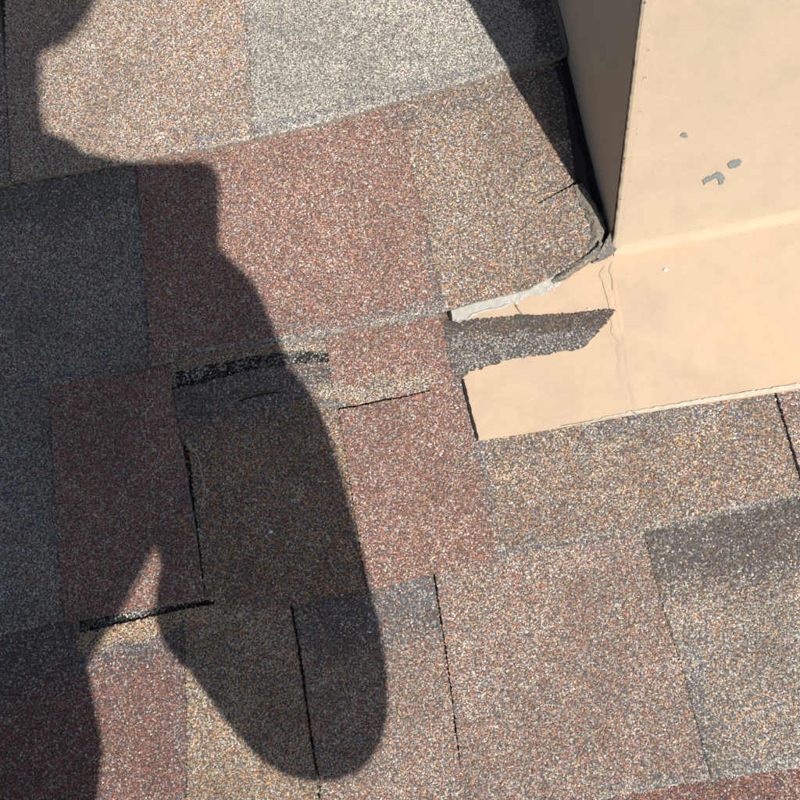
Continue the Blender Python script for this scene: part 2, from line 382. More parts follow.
# farther shingles, laid out course by course around the part in view
fr = random.Random(3)
names = ['red', 'grey', 'tanmix', 'pinkgr', 'brown', 'pale', 'dred', 'bluegr']
VIS = [at(-60, -60), at(860, -60), at(860, 860), at(-60, 860)]
for k in range(-9, 9):
    u = -1.6 + fr.uniform(0, .1)
    while u < 1.6:
        wd = fr.uniform(.09, .2); a, b = u + .0006, u + wd - .0006; u += wd
        segs = [(a, b)]
        if -3 <= k <= 1:
            xl = [at(-58, 420)[0], at(-58, 0)[0], at(-58, 800)[0]]; L = min(xl) - .002; R = .335
            L = {1: at(-59, 60)[0], 0: at(-59, 320)[0], -1: at(-59, 520)[0], -2: at(-59, 760)[0], -3: at(330, 860)[0]}[k] - .001
            R = {1: .335, 0: .335, -1: at(899, 420)[0], -2: at(899, 600)[0], -3: at(899, 800)[0]}[k] + .001
            if a < L: segs = [(a, min(b, L))]
            elif b > R: segs = [(max(a, R), b)]
            else: continue
        for a, b in segs:
            v0, v1 = k * E, k * E + E + .02
            # leave the chimney free
            if k >= 0 and b > .09 and a < .58 and v0 < .5:
                if a < .09 and k >= 2: b = .095
                elif a < .56 and b > .56: a = .57
                else: continue
            if b - a < .008: continue
            sheet('shingle', [(a, v0), (b, v0), (b, v1), (a, v1)], (lambda k, l: lambda x, y: course_h(y, k) + l)(k, fr.choice((0, .0006, .001))),
                  MAT[fr.choice(names)], roof, None, .0045, rag=False)
# ------------------------------------------------------------ chimney casing of painted sheet metal
def pt(x, y, h): u, v = at(x, y, h); return (u, v, h)
def hF(v): return course_h(v, -1) + .0014                  # the flange lies on course -1
def ptF(x, y, dh=0.0):
    v = at(x, y, 0)[1]
    for _ in range(4): u, v = at(x, y, hF(v) + dh)
    return (u, v, hF(v) + dh)
def paint(name, col, tint, bumpy=.12):
    g = G(name); co = g.obj()
    a = g.noise(co, 16.0, 3); b = g.noise(co, 130.0, 4, .6); s_ = g.noise(co, 620.0, 2)
    c = g.mix(g.ramp(a, [(.35, (0, 0, 0)), (.65, (1, 1, 1))]), (*col, 1), (*tint, 1))
    c = g.mix(g.ramp(b, [(.60, (0, 0, 0)), (.80, (.35, .35, .35))]), c, (col[0] * .80, col[1] * .74, col[2] * .68, 1))
    c = g.mix(g.ramp(s_, [(.70, (0, 0, 0)), (.76, (.5, .5, .5))]), c, (.30, .22, .15, 1))
    st = g.noise(co, 42.0, 5, .7); c = g.mix(g.ramp(st, [(.46, (0, 0, 0)), (.72, (.42, .42, .42))]), c, (col[0] * .78, col[1] * .80, col[2] * .80, 1))
    vz = g.n('TexVoronoi', {'Vector': co, 'Scale': 150.0}); sp_ = g.ramp(vz.outputs['Distance'], [(.02, (.5, .5, .5)), (.07, (0, 0, 0))])
    rsel = g.n('SeparateColor', {0: vz.outputs['Color']}).outputs[0]; sp_ = g.math('MULTIPLY', sp_, g.math('GREATER_THAN', rsel, .80))
    c = g.mix(sp_, c, (.25, .19, .13, 1))
    nb = g.bump(a, bumpy, .010); nb = g.bump(b, .25, .0012, nb); nb = g.bump(s_, .18, .0004, nb)
    return g.out(c, .68, nb, .25)
M_FL = paint('flange_paint', (.43, .322, .225), (.38, .298, .22), .12)
M_WALL = paint('casing_paint', (.415, .340, .255), (.39, .326, .25), .07)
M_BARE = simple('bare_galvanised', (.33, .33, .30), .6, .5, 260, .35)
M_CHIPP = simple('exposed_metal', (.17, .195, .20), .5, .5, 400, .2)
M_MEMB = simple('bitumen_membrane', (.035, .037, .045), .75, .3, 120, .3)
def gritty(name, cols):
    g = G(name); co = g.obj(); v = g.n('TexVoronoi', {'Vector': co, 'Scale': 1100.0}); r_ = g.n('SeparateColor', {0: v.outputs['Color']}).outputs[0]
    n_ = g.noise(co, 150, 3); c = g.ramp(r_, [(i / len(cols), q) for i, q in enumerate(cols)], 'CONSTANT')
    c = g.mix(g.ramp(n_, [(.42, (.25, .25, .25)), (.62, (.85, .85, .85))]), c, (*cols[1][:3], 1))
    return g.out(c, .75, g.bump(n_, .8, .0016, g.bump(v.outputs['Distance'], .6, .0006)), .3)
M_LEAD = gritty('weathered_membrane', [(.30, .27, .21), (.17, .155, .125), (.10, .09, .07), (.20, .19, .16), (.06, .055, .05)])
def sliver_mat():
    g = G('sealant_and_gap_shade'); co = g.obj(); n_ = g.noise(co, 700, 3)
    return g.out(g.mix(n_, (.010, .010, .011, 1), (.030, .028, .026, 1)), .85, g.bump(n_, .9, .0008), .15)
M_SEAL_SHADE = sliver_mat()  # sealant, and the black lines drawn for shaded gaps

u0 = at(608, 232, 0)[0]; vf = at(612, 252, 0)[1]; hf0 = hF(vf); W_, HT = .42, .55
chim = empty('chimney', (u0, vf, 0), label='beige painted metal chimney casing with a wide flange lying over the shingles', cat='chimney')
OR[chim.name] = (u0, vf, 0)
UPv = np.array([sn, cs])                                   # plumb in (v,h)
# front wall with its rounded foot: profile swept along u, slightly dished
r = .0050; prof = []
A = np.array([vf - r, hF(vf - r)]); Cc = np.array([vf, hf0]); B = Cc + UPv * r
for i in range(7):
    t = i / 6; prof.append((1 - t) ** 2 * A + 2 * t * (1 - t) * Cc + t * t * B)
for i in range(1, 40): prof.append(B + UPv * (HT - r) * i / 39)
NU = 60; vs, fs = [], []
for i in range(NU + 1):
    u = u0 + W_ * i / NU
    for j, p in enumerate(prof):
        k = min(1, j / 12) * .0004 * (noise.noise(Vector((u * 14, p[1] * 14, 2))))
        vs.append((u, p[0] - k * cs, p[1] + k * sn))
n = len(prof)
for i in range(NU):
    for j in range(n - 1): fs.append((i * n + j, (i + 1) * n + j, (i + 1) * n + j + 1, i * n + j + 1))
part('front_wall', vs, fs, [M_WALL, M_FL], chim, smooth=True, mi=[1 if k % (n - 1) < 4 else 0 for k in range(len(fs))])
# side walls, back, lid
HZ = np.array([cs, -sn]); DEP = .42
ft = Cc + UPv * HT; bt = ft + HZ * DEP
def wall_at(u, du, name):
    vs, fs = [], []; NV, NH = 24, 24
    for i in range(NV + 1):
        top = ft + (bt - ft) * i / NV; bot = np.array([Cc[0] + (bt - UPv * (bt[1] + .02) / cs - Cc)[0] * i / NV, -.012])
        for j in range(NH + 1):
            q = bot + (top - bot) * j / NH; e = min(1, i / 3, (NV - i) / 3)
            vs.append((u + du * .0015 * e * noise.noise(Vector((q[0] * 12, q[1] * 12, 7))), q[0], q[1]))
    for i in range(NV):
        for j in range(NH):
            a = i * (NH + 1) + j; f = (a, a + 1, a + NH + 2, a + NH + 1); fs.append(f if du > 0 else f[::-1])
    part(name, vs, fs, M_WALL, chim, smooth=True)
wall_at(u0, -1, 'side_wall'); wall_at(u0 + W_, 1, 'side_wall')
bb = bt - UPv * (bt[1] + .012) / cs
part('back_wall', [(u0, bb[0], bb[1]), (u0 + W_, bb[0], bb[1]), (u0 + W_, bt[0], bt[1]), (u0, bt[0], bt[1])], [(0, 1, 2, 3)], M_WALL, chim)
def lidp(u, d, t): q = ft + HZ * d + UPv * t; return (u, q[0], q[1])
vs = [lidp(u, d, t) for t in (.001, .04) for (u, d) in ((u0 - .0, -.0), (u0 + W_, -.0), (u0 + W_, DEP), (u0, DEP))]
part('lid', vs, [(3, 2, 1, 0), (4, 5, 6, 7), (0, 1, 5, 4), (1, 2, 6, 5), (2, 3, 7, 6), (3, 0, 4, 7)], M_WALL, chim)
# folded corner bead: narrow proud strip up the front corner with a nicked inner edge
vs, fs = [], []; NB = 160
for i in range(NB + 1):
    t = .003 + .34 * i / NB; wv = .0046 + .0005 * noise.noise(Vector((t * 60, 0, 1))) + random.gauss(0, .00018)
    ow = .0002 * noise.noise(Vector((t * 90, 4, 1))) + random.gauss(0, .00012)
    for (uu, pr) in ((u0 - .0005 + ow, -.0016), (u0 - .0005 + ow, .0004), (u0 + .0006, .0011), (u0 + wv - .0008, .0012), (u0 + wv, .0002)):
        q = Cc + UPv * t; vs.append((uu, q[0] - pr * cs, q[1] + pr * sn))
for i in range(NB):
    for j in range(4): a = i * 5 + j; fs.append((a, a + 1, a + 6, a + 5))
part('corner_bead', vs, fs, M_WALL, chim, smooth=False)
# small scars of bare metal along the bead
for i in range(14):
    t = random.choice((random.uniform(.01, .18), random.uniform(.02, .12))); s_ = random.uniform(.0002, .0006); uu = u0 + random.choice((.0002, .0046)) + random.gauss(0, .0003)
    q = Cc + UPv * t; pr = .0016; P0 = []
    for a in range(6):
        rr = s_ * random.uniform(.5, 1.2); P0.append((uu + rr * .7 * math.cos(a * 1.047), q[0] - pr * cs + UPv[0] * rr * 1.5 * math.sin(a * 1.047), q[1] + pr * sn + UPv[1] * rr * 1.5 * math.sin(a * 1.047)))
    part('paint_scar', P0, [tuple(range(6))], simple('scar_metal', (.22, .19, .16)) if i == 0 else bpy.data.materials['scar_metal'], chim)
# chips in the paint of the front wall
def onwall(x, y, pr=.0006):
    d = ray(x, y); P0 = np.array([0, Cc[0], Cc[1]]); nn = np.array([0, -cs, sn]); t = ((P0 - CAM) @ nn + pr) / (d @ nn); return tuple(CAM + t * d)
for pts in ([(681, 135), (683, 133), (685, 132), (687, 134), (688, 137), (685, 138), (682, 137)],
            [(728, 164), (731, 161), (735, 160), (739, 159), (742, 161), (740, 165), (736, 168), (731, 169), (729, 167)],
            [(703, 180), (707, 177), (712, 176), (717, 172), (722, 173), (725, 178), (723, 184), (719, 185), (719, 180), (715, 178), (711, 181), (707, 182), (704, 185)]):
    rr = []
    for i in range(len(pts)):
        a = pts[i]; b = pts[(i + 1) % len(pts)]
        for k in range(4): rr.append((a[0] + (b[0] - a[0]) * k / 4 + random.gauss(0, .3), a[1] + (b[1] - a[1]) * k / 4 + random.gauss(0, .3)))
    part('paint_chip', [onwall(*p) for p in rr], [tuple(range(len(rr)))], M_CHIPP, chim)

# flange: one thin sheet with its edge turned down
fl = [(900, 373), (800, 389), (720, 401), (637, 414), (633, 415), (560, 428), (478, 441), (470, 408), (463, 377), (456, 345), (449, 308)]
out = [ptF(*p)[:2] for p in fl]
vtop = vf - r
out += [(at(440, 300)[0], .012), (at(500, 290)[0], .02), (u0 - .02, vtop + .016), (u0 - .0005, vtop + .012), (u0 - .0003, vtop + .0018), (u0 + W_, vtop + .0018), (u0 + W_, ptF(900, 373)[1])]
out = ragged(out, .004, .00006, .0004)
nn_ = len(out)
# fill with a fine grid so that dents are real: triangulate outline plus inner points
bm = bmesh.new(); bv = [bm.verts.new((p[0], p[1], 0)) for p in out]; f = bm.faces.new(bv)
bmesh.ops.triangulate(bm, faces=[f])
for c_ in range(46):                                      # cut into strips both ways
    pass
g0 = min(p[0] for p in out); g1 = max(p[0] for p in out); h0 = min(p[1] for p in out); h1 = max(p[1] for p in out)
for i in range(1, 50):
    bmesh.ops.bisect_plane(bm, geom=bm.verts[:] + bm.edges[:] + bm.faces[:], plane_co=(g0 + (g1 - g0) * i / 50, 0, 0), plane_no=(1, 0, 0))
for i in range(1, 24):
    bmesh.ops.bisect_plane(bm, geom=bm.verts[:] + bm.edges[:] + bm.faces[:], plane_co=(0, h0 + (h1 - h0) * i / 24, 0), plane_no=(0, 1, 0))
dent = [at(650, 345)[:2], at(690, 368)[:2], at(735, 382)[:2]]
for v in bm.verts:
    x, y = v.co.x, v.co.y; e = min(1, abs(y - vtop) / .01)
    d = float(segdist(np.array([x]), np.array([y]), dent)[0])
    v.co.z = hF(y) + e * (.0006 * noise.noise(Vector((x * 22, y * 22, 5)))) - .0009 * math.exp(-(d / .006) ** 2)
bmesh.ops.recalc_face_normals(bm, faces=bm.faces[:])
if sum(f.normal.z for f in bm.faces) < 0: bmesh.ops.reverse_faces(bm, faces=bm.faces[:])
vs = [tuple(v.co) for v in bm.verts]; bm.verts.index_update(); fs = [tuple(v.index for v in f.verts) for f in bm.faces]; bm.free()
flo = part('flange', vs, fs, M_FL, chim, smooth=True)
md = flo.modifiers.new('sheet', 'SOLIDIFY'); md.thickness = .0009; md.offset = -1; es = flo.modifiers.new('edges', 'EDGE_SPLIT'); es.split_angle = .7
OR['flange'] = OR[flo.name]
# bare lower edge of the flange, and the unpainted strip at its top left
def strip_on(name, pts, mat, dh=.0003, parent=flo, th=.0):
    vv = [ptF(x, y, dh) for x, y in pts]
    return part(name, vv, [tuple(range(len(vv)))] , mat, parent)
def flat(name, pts, mat, parent, dh=.0005, amp=.4, label=None):
    rr = []
    for i in range(len(pts)):
        a = pts[i]; b = pts[(i + 1) % len(pts)]; k = max(1, int(math.hypot(b[0] - a[0], b[1] - a[1]) / 3))
        for j in range(k): rr.append((a[0] + (b[0] - a[0]) * j / k + random.gauss(0, amp), a[1] + (b[1] - a[1]) * j / k + random.gauss(0, amp)))
    vv = [ptF(x, y, dh) for x, y in rr]
    ar = sum(vv[i - 1][0] * vv[i][1] - vv[i][0] * vv[i - 1][1] for i in range(len(vv)))
    o = part(name, vv, [tuple(range(len(vv)))[::(1 if ar > 0 else -1)]], mat, parent)
    if label: o['label'] = label
    return o
flat('bare_edge', [(560, 427), (600, 420.5), (635, 414), (720, 400.5), (800, 388), (900, 372.5), (900, 366), (800, 383), (720, 396), (650, 408), (632, 411), (600, 418.5)], simple('scuffed_edge', (.40, .36, .30), .6, .4, 300, .3), chim, .0007)
flat('bare_strip', [(451, 312), (452, 322), (466, 321), (473, 316), (486, 310), (502, 308), (516, 303), (528, 297), (545, 293), (558, 287), (566, 279), (556, 274), (540, 278), (520, 284), (490, 292), (450, 302)], M_BARE, chim, .0009, .7, 'whitish unpainted strip along the shingle edge')
def ridge(name, pts, rad, mat, parent, hh, seg=.0018, wob=.0004, flatn=.5, sub=9, hf=None):
    """a thin raised line: half-round section along the points (roof coordinates)"""
    P = []
    for a, b in zip(pts[:-1], pts[1:]):
        a = np.array(a); b = np.array(b); k = max(1, int(np.linalg.norm(b - a) / seg))
        for j in range(k): P.append(a + (b - a) * j / k)
    P.append(np.array(pts[-1])); vs, fs = [], []
    for i, p in enumerate(P):
        d = P[min(i + 1, len(P) - 1)] - P[max(i - 1, 0)]; d = d / (np.linalg.norm(d) + 1e-9); s_ = np.array([-d[1], d[0], 0])
        e = min(1, (i + .4) / 3, (len(P) - 1 - i + .4) / 3); rr = rad * e * (1 + .5 * noise.noise(Vector((i * .35, 3, rad * 900))))
        c = p + s_ * wob * noise.noise(Vector((i * .22, 9, 1)))
        for q in range(sub):
            a = math.pi * q / (sub - 1); vs.append(tuple(c + s_ * rr * math.cos(a) + np.array([0, 0, rr * flatn * math.sin(a) ** 2 * hh - .00002])))
    for i in range(len(P) - 1):
        for q in range(sub - 1): a = i * sub + q; fs.append((a, a + 1, a + sub + 1, a + sub))
    return part(name, vs, fs, mat, parent, smooth=True)
seam1 = [ptF(x, y, .0003) for x, y in ((612, 262), (615, 290), (619, 318), (624, 345), (629, 370), (633, 392), (637, 411))]
seam2 = [ptF(x, y, .0003) for x, y in ((605, 266), (606, 285), (611, 296), (614, 320), (618, 340), (621, 352), (620, 362), (625, 385), (629, 408))]
ridge('seam', seam1, .0016, M_FL, chim, .24, wob=.0016, flatn=.6)
ridge('seam', seam2, .0022, M_FL, chim, .16, wob=.0028, flatn=.5)
ridge('seam', [ptF(x, y, .0002) for x, y in ((624, 357), (628, 372), (632, 395), (634, 409))], .0022, M_FL, chim, .5, wob=.0006, flatn=.3)
ridge('sealant_blob', [ptF(631, 411, .0008), ptF(638, 414.5, .0008)], .0011, M_CHIPP, chim, 1)
M_DARK = simple('dark_gap', (.02, .018, .016))
ridge('crease', [ptF(x, y, .0008) for x, y in ((511, 299), (515, 304), (519, 311), (525, 317))], .00035, M_LEAD, chim, .8, seg=.0008, wob=.0002)
ridge('crease', [ptF(x, y, .0010) for x, y in ((466, 321), (472, 315), (486, 310), (500, 308), (512, 303))], .0007, M_BARE, chim, 1.2, seg=.001, wob=.0004)
ridge('gap_shade_line', [ptF(x, y, .0004) for x, y in ((462, 377), (466, 395), (471, 415), (478, 441))], .0010, M_SEAL_SHADE, chim, 1.6, seg=.0012, wob=.0003)  # black line added for the shade in the gap along the flange edge
ridge('gap_shade_line', [ptF(x, y, .0010) for x, y in ((449.5, 308), (451.5, 323))], .0012, M_SEAL_SHADE, chim, 1.4, seg=.0012, wob=.0003)  # dark gap shade drawn the same way at the flange's upper left
M_WHT = simple('white_flake', (.80, .80, .78), .35)
for (x, y) in ((551, 287), (554, 290), (548, 289), (556, 286), (513, 300), (517, 303), (509, 302), (521, 299), (589, 309), (586, 311), (462, 333), (545, 283), (559, 283)):
    a0 = random.random() * 6; s_ = random.uniform(.5, 1.7)
    vv = [ptF(x + s_ * random.uniform(.4, 1.2) * math.cos(a0 + i * 1.25), y + .5 * s_ * random.uniform(.5, 1.2) * math.sin(a0 + i * 1.25), .0016 + random.uniform(0, .0006)) for i in range(5)]
    part('paint_flake', vv, [(4, 3, 2, 1, 0)], M_WHT, chim)

# membrane and step flashing in the gap between the shingles and the side wall
um = at(538, 60)[0]
part('membrane', [(um, .02, -.0024), (u0 - .0008, .02, -.0024), (u0 - .0008, .6, -.0024), (um, .6, -.0024)], [(0, 1, 2, 3)], M_MEMB, chim)
vs = []; fs = []
for i in range(40):
    v = E + .004 + .3 * i / 39; e = .0005 * noise.noise(Vector((v * 60, 1, 1)))
    vs += [(u0 - .0052 + e, v, .0010), (u0 - .0012, v, .0045), (u0 - .0006, v, .0120)]
for i in range(39):
    for j in range(2): a = i * 3 + j; fs.append((a, a + 1, a + 4, a + 3))
part('step_flashing', vs, fs, simple('step_metal', (.16, .13, .11), .6, .4, 200, .3), chim)
vs = []; fs = []
for i in range(60):
    v = .045 + .30 * i / 59; e = .0014 * noise.noise(Vector((v * 70, 8, 1)))
    vs += [(u0 - .0040 + e, v, -.0022), (u0 - .0022 + e * .6, v, -.0004 + e), (u0 - .0002, v, .0008 + e)]
for i in range(59):
    for j in range(2): a = i * 3 + j; fs.append((a, a + 1, a + 4, a + 3))
part('caulk_bead', vs, fs, M_SEAL_SHADE, chim, smooth=True)

# granule-covered sliver of shingle lying across the flange
sl = [(443, 321), (470, 320), (505, 317.5), (540, 316), (580, 313.5), (604, 311), (614, 310.5), (612.5, 315), (603, 327), (592, 339), (580, 349.5), (562, 352), (540, 356), (515, 359), (488, 366), (470, 372), (463, 378), (455, 376), (448, 350)]
MARKS.clear()
mark([(445, 328), (500, 324), (560, 320), (615, 314)], .0100, 'sliv', 1, .3)
mark([(452, 338), (500, 336)], .0022, 'olive', .7, .6)
slp = [at(x, y, .001) for x, y in sl]
def hsl(x, y):
    return course_h(y, -1) + .0021 + .010 * (x - slp[0][0])
sheet('shingle', slp, hsl, MAT['olive'], roof, 'slab', .0016, 77, amp=.0006, label='torn dark pointed sliver of shingle lying across the beige flange', spacing=.00095)
MARKS.clear()
# black sealant strips laid bare where the tabs above end short
def strip(pts, host, dens, mat=M_SEAL_SHADE, pn='sparse', dh=.0009):
    poly = [at(x, y, .001) for x, y in pts]; ph = {'k': -1}
    v = np.mean([p[1] for p in poly]); k = math.floor(v / E + .02) if False else host[1]
    return sheet('sealant_strip', poly, (lambda k: lambda x, y: course_h(y, k) + dh)(k), mat, host[0], pn, .0010, 5, density=dens, use_marks=False, amp=.0005, spacing=.0010)
strip([(164, 370), (200, 360), (250, 350), (290, 345), (330, 342), (333, 368), (300, 370), (265, 375), (240, 380), (205, 390), (168, 397)], (roof, -1), .85, dh=-.0020)
strip([(284, 346), (332, 341), (333, 368), (292, 371)], (roof, -1), .98, pn='slab', dh=-.0016)
strip([(73, 618), (115, 610), (160, 600), (216, 590), (218, 610), (165, 620), (125, 629), (76, 640)], (roof, -2), .70, dh=-.0020)
# a short cut in the brown tab
ridge('cut', [(*at(x, y, .0035), course_h(at(x, y)[1], -1) + .0012) for x, y in ((236, 401), (250, 397), (265, 393), (285, 391))], 0.00042, M_SEAL_SHADE, roof, .6, seg=.001, wob=.0004)

# ------------------------------------------------------------ crumpled membrane at the chimney corner
cr0 = at(590, 230)
crum = empty('crumpled_membrane', (cr0[0], cr0[1], .004), label='grey brown crumpled scrap of membrane bent up at the foot of the chimney corner', cat='membrane scrap')
OR[crum.name] = (cr0[0], cr0[1], .004)
def flap(name, rows, mat, sub=5, crumple=.0006, th=.0011, seed=0, gran=None):
    """loft through rows of (px, py, h) points; each row runs along the piece"""
    R = [[np.array(pt(*p)) for p in row] for row in rows]
    def res(row, m):
        L = len(row) - 1; o_ = []
        for i in range(m):
            t = i / (m - 1) * L; k = min(int(t), L - 1); f_ = t - k
            p0 = row[max(k - 1, 0)]; p1 = row[k]; p2 = row[k + 1]; p3 = row[min(k + 2, L)]
            o_.append(.5 * (2 * p1 + (p2 - p0) * f_ + (2 * p0 - 5 * p1 + 4 * p2 - p3) * f_ ** 2 + (3 * p1 - p0 - 3 * p2 + p3) * f_ ** 3))
        return o_
    m = 44; RR = [res(r_, m) for r_ in R]; cols = [res([r_[i] for r_ in RR], 4 * len(rows)) for i in range(m)]
    nr = 4 * len(rows); vs = []
    for i in range(m):
        for j in range(nr):
            p = cols[i][j].copy(); q = Vector((p[0] * 260 + seed, p[1] * 260, p[2] * 300))
            p += np.array([noise.noise(q), noise.noise(q + Vector((9, 3, 1))), 1.4 * noise.noise(q * .8 + Vector((4, 7, 7)))]) * crumple
            q2 = Vector((p[0] * 1100, p[1] * 1100, seed)); p[2] += .3 * crumple * noise.noise(q2)
            vs.append(tuple(p))
    fs = [(i * nr + j, (i + 1) * nr + j, (i + 1) * nr + j + 1, i * nr + j + 1) for i in range(m - 1) for j in range(nr - 1)]
    o = part(name, vs, fs, mat, crum, smooth=True)
    md = o.modifiers.new('thick', 'SOLIDIFY'); md.thickness = th; md.offset = 0
    return o
M_LEADD = gritty('weathered_membrane_grey', [(.19, .18, .16), (.12, .115, .105), (.05, .05, .045), (.24, .23, .2), (.10, .09, .08)])
flap('bent_edge', [[(573, 186, .0040), (580, 204, .0045), (588, 222, .0045), (590, 238, .0040), (586, 250, .0035)],
                   [(577, 184, .0050), (586, 200, .0065), (594, 216, .0070), (597, 234, .0062), (590, 250, .0048)],
                   [(582, 184, .0030), (592, 200, .0040), (601, 215, .0045), (605, 230, .0045), (600, 246, .0040)]], M_LEAD, crumple=.0010, th=.0007)
flap('torn_tip', [[(596, 257, .0050), (603, 246, .0082), (610, 233, .0105), (617, 224, .0120)],
                  [(599, 260, .0035), (608, 251, .0050), (616, 240, .0070), (621, 227, .0105)],
                  [(592, 263, .0025), (608, 257, .0028), (620, 245, .0040), (623, 231, .0085)]], M_LEADD, crumple=.0006, seed=3)
flap('rolled_lip', [[(551, 281, .0025), (563, 272, .0042), (577, 262, .0052), (590, 253, .0052), (600, 247, .0060)],
                    [(553, 283, .0030), (566, 275, .0060), (580, 265, .0068), (593, 256, .0066), (602, 250, .0070)],
                    [(555, 285, .0012), (568, 277, .0020), (583, 267, .0028), (596, 258, .0028), (604, 252, .0032)]], M_LEAD, crumple=.0011, seed=8, th=.0007)
flap('rolled_lip', [[(578, 262, .0062), (588, 254, .0072), (597, 247, .0085), (601, 241, .0090)],
                    [(582, 264, .0050), (592, 257, .0062), (599, 249, .0072), (603, 244, .0080)]], M_LEADD, crumple=.0008, seed=15, th=.0009)

# ------------------------------------------------------------ small loose things
sp = empty('dry_sprig', (*at(200, 480), .006), label='thin pale dry sprig lying in the shadow beside the joint of the brown tab', cat='twig'); OR[sp.name] = (*at(200, 480), .006)
M_TW = simple('dry_stalk', (.34, .33, .29), .7)
def tube(name, pts, rad, mat, parent, n=6, taper=.5):
    P = [np.array(p) for p in pts]; Q = []
    for i in range(len(P) - 1):
        for k in range(6):
            f_ = k / 6; p0 = P[max(i - 1, 0)]; p1 = P[i]; p2 = P[i + 1]; p3 = P[min(i + 2, len(P) - 1)]
            Q.append(.5 * (2 * p1 + (p2 - p0) * f_ + (2 * p0 - 5 * p1 + 4 * p2 - p3) * f_ ** 2 + (3 * p1 - p0 - 3 * p2 + p3) * f_ ** 3))
    Q.append(P[-1]); vs = []
    for i, p in enumerate(Q):
        d = Q[min(i + 1, len(Q) - 1)] - Q[max(i - 1, 0)]; d /= np.linalg.norm(d) + 1e-9
        s_ = np.cross(d, [0, 0, 1]); s_ /= np.linalg.norm(s_) + 1e-9; t_ = np.cross(s_, d); rr = rad * (1 - (1 - taper) * i / len(Q))
        for q in range(n): a = 6.2832 * q / n; vs.append(tuple(p + rr * (s_ * math.cos(a) + t_ * math.sin(a))))
    fs = [(i * n + q, i * n + (q + 1) % n, (i + 1) * n + (q + 1) % n, (i + 1) * n + q) for i in range(len(Q) - 1) for q in range(n)]
    return part(name, vs, fs, mat, parent, smooth=True)
tube('stem', [pt(186, 441, .0045), pt(193, 449, .006), pt(199, 460, .0065), pt(202, 475, .006), pt(204, 487, .0055), pt(203, 500, .005), pt(200, 512, .004)], .00042, M_TW, sp)
tube('twiglet', [pt(203, 483, .0055), pt(200, 489, .005), pt(198, 494, .004)], .00028, M_TW, sp)
tube('twiglet', [pt(203, 484, .0055), pt(206, 489, .005), pt(206, 493, .0045)], .00028, M_TW, sp)
tube('twiglet', [pt(202, 505, .0045), pt(206, 502, .0045), pt(210, 498, .005)], .00025, M_TW, sp)
tube('twiglet', [pt(176, 500, .0045), pt(181, 495, .005), pt(186, 492, .0045)], .00025, M_TW, sp)
def crumb(x, y, s_, name, label, mat, h, cat):
    c = np.array(pt(x, y, h)); bmm = bmesh.new(); bmesh.ops.create_icosphere(bmm, subdivisions=1, radius=s_)
    for v in bmm.verts: v.co = Vector((v.co.x * 1.25, v.co.y * .8, v.co.z * .6)) * random.uniform(.75, 1.2)
    vs = [tuple(np.array(v.co) + c) for v in bmm.verts]; bmm.verts.index_update(); fs = [tuple(v.index for v in f_.verts) for f_ in bmm.faces]; bmm.free()
    return tag(mesh_obj(name, vs, fs, mat, None, tuple(c)), label, cat, 'tiny white crumbs scattered on the roof')
crumb(666, 270, .0013, 'white_crumb', 'tiny white crumb lying on the beige flange below the chimney', M_WHT, hF(at(666, 270)[1]) + .0008, 'crumb')
crumb(271, 532, .0011, 'white_crumb', 'tiny white crumb on the brown tab inside the shadow', M_WHT, course_h(at(271, 532)[1], -1) + .0012, 'crumb')
crumb(370, 632, .0008, 'white_crumb', 'tiny white crumb on the dark blue tab near the shadow tip', M_WHT, course_h(at(370, 632)[1], -2) + .0012, 'crumb')

# ------------------------------------------------------------ the photographer (crouching on the roof, behind the lens) and the phone
def J(x, y, h):                       # a body point h above the roof whose shadow falls at this spot of the photograph
    u, v = at(x, y, 0); k = h / SUN[2]; return np.array([u + SUN[0] * k, v + SUN[1] * k, h])
M_SKIN = simple('skin', (.50, .30, .20), .5); M_JKT = simple('jacket_cloth', (.05, .06, .09), .9, nscale=200)
M_TRS = simple('trouser_cloth', (.06, .06, .065), .9, nscale=200); M_CAP = simple('cap_cloth', (.07, .07, .08), .9); M_SHOE = simple('shoe_leather', (.06, .04, .03), .6)
pel = J(-200, 800, .36); per = empty('person', tuple(pel), label='person in a dark jacket and cap crouching behind the camera, casting the large shadow', cat='person'); OR[per.name] = tuple(pel)
def skin(name, nodes, edges, mat, sub=2, root=0):
    me = bpy.data.meshes.new(name); bmm = bmesh.new(); sk = bmm.verts.layers.skin.verify(); keys = list(nodes); vv = {}
    for k in keys:
        p, r_ = nodes[k]; v = bmm.verts.new(Vector(p) - Vector(pel)); v[sk].radius = (r_, r_); v[sk].use_root = (k == keys[root]); vv[k] = v
    for a, b in edges: bmm.edges.new((vv[a], vv[b]))
    bmm.to_mesh(me); bmm.free(); me.materials.append(mat); o = bpy.data.objects.new(name, me); link(o, per)
    o.modifiers.new('skin', 'SKIN').use_smooth_shade = True; m_ = o.modifiers.new('sub', 'SUBSURF'); m_.levels = sub; m_.render_levels = sub
    return o
hd = J(-78, 0, .78)
N = {'pel': (pel, .10), 'waist': (J(-34, 518, .50), .150), 'chest': (J(-45, 360, .60), .115), 'neck': (J(-40, 150, .69), .07),
     'head': (J(-50, 70, .76), .085), 'crown': (J(-60, -50, .82), .10),
     'rsh': (J(130, 325, .60), .056), 'rel': (J(300, 672, .30), .0), 'rfa': (J(246, 490, .365), .054), 'rwr': (J(218, 345, .42), .056),
     'lsh': (J(-170, 300, .62), .062), 'lel': (J(-110, 330, .48), .045), 'lfa': (J(24, 195, .475), .056), 'lwr': (J(104, 209, .47), .050),
     'rhip': (J(-120, 790, .37), .085), 'rkn': (J(6, 645, .40), .108), 'rmid': (J(-28, 800, .26), .068), 'ran': (J(-30, 980, .09), .05),
     'lhip': (J(-290, 820, .36), .085), 'lkn': (J(-420, 560, .38), .065), 'lmid': (J(-440, 760, .23), .055), 'lan': (J(-450, 930, .09), .045)}
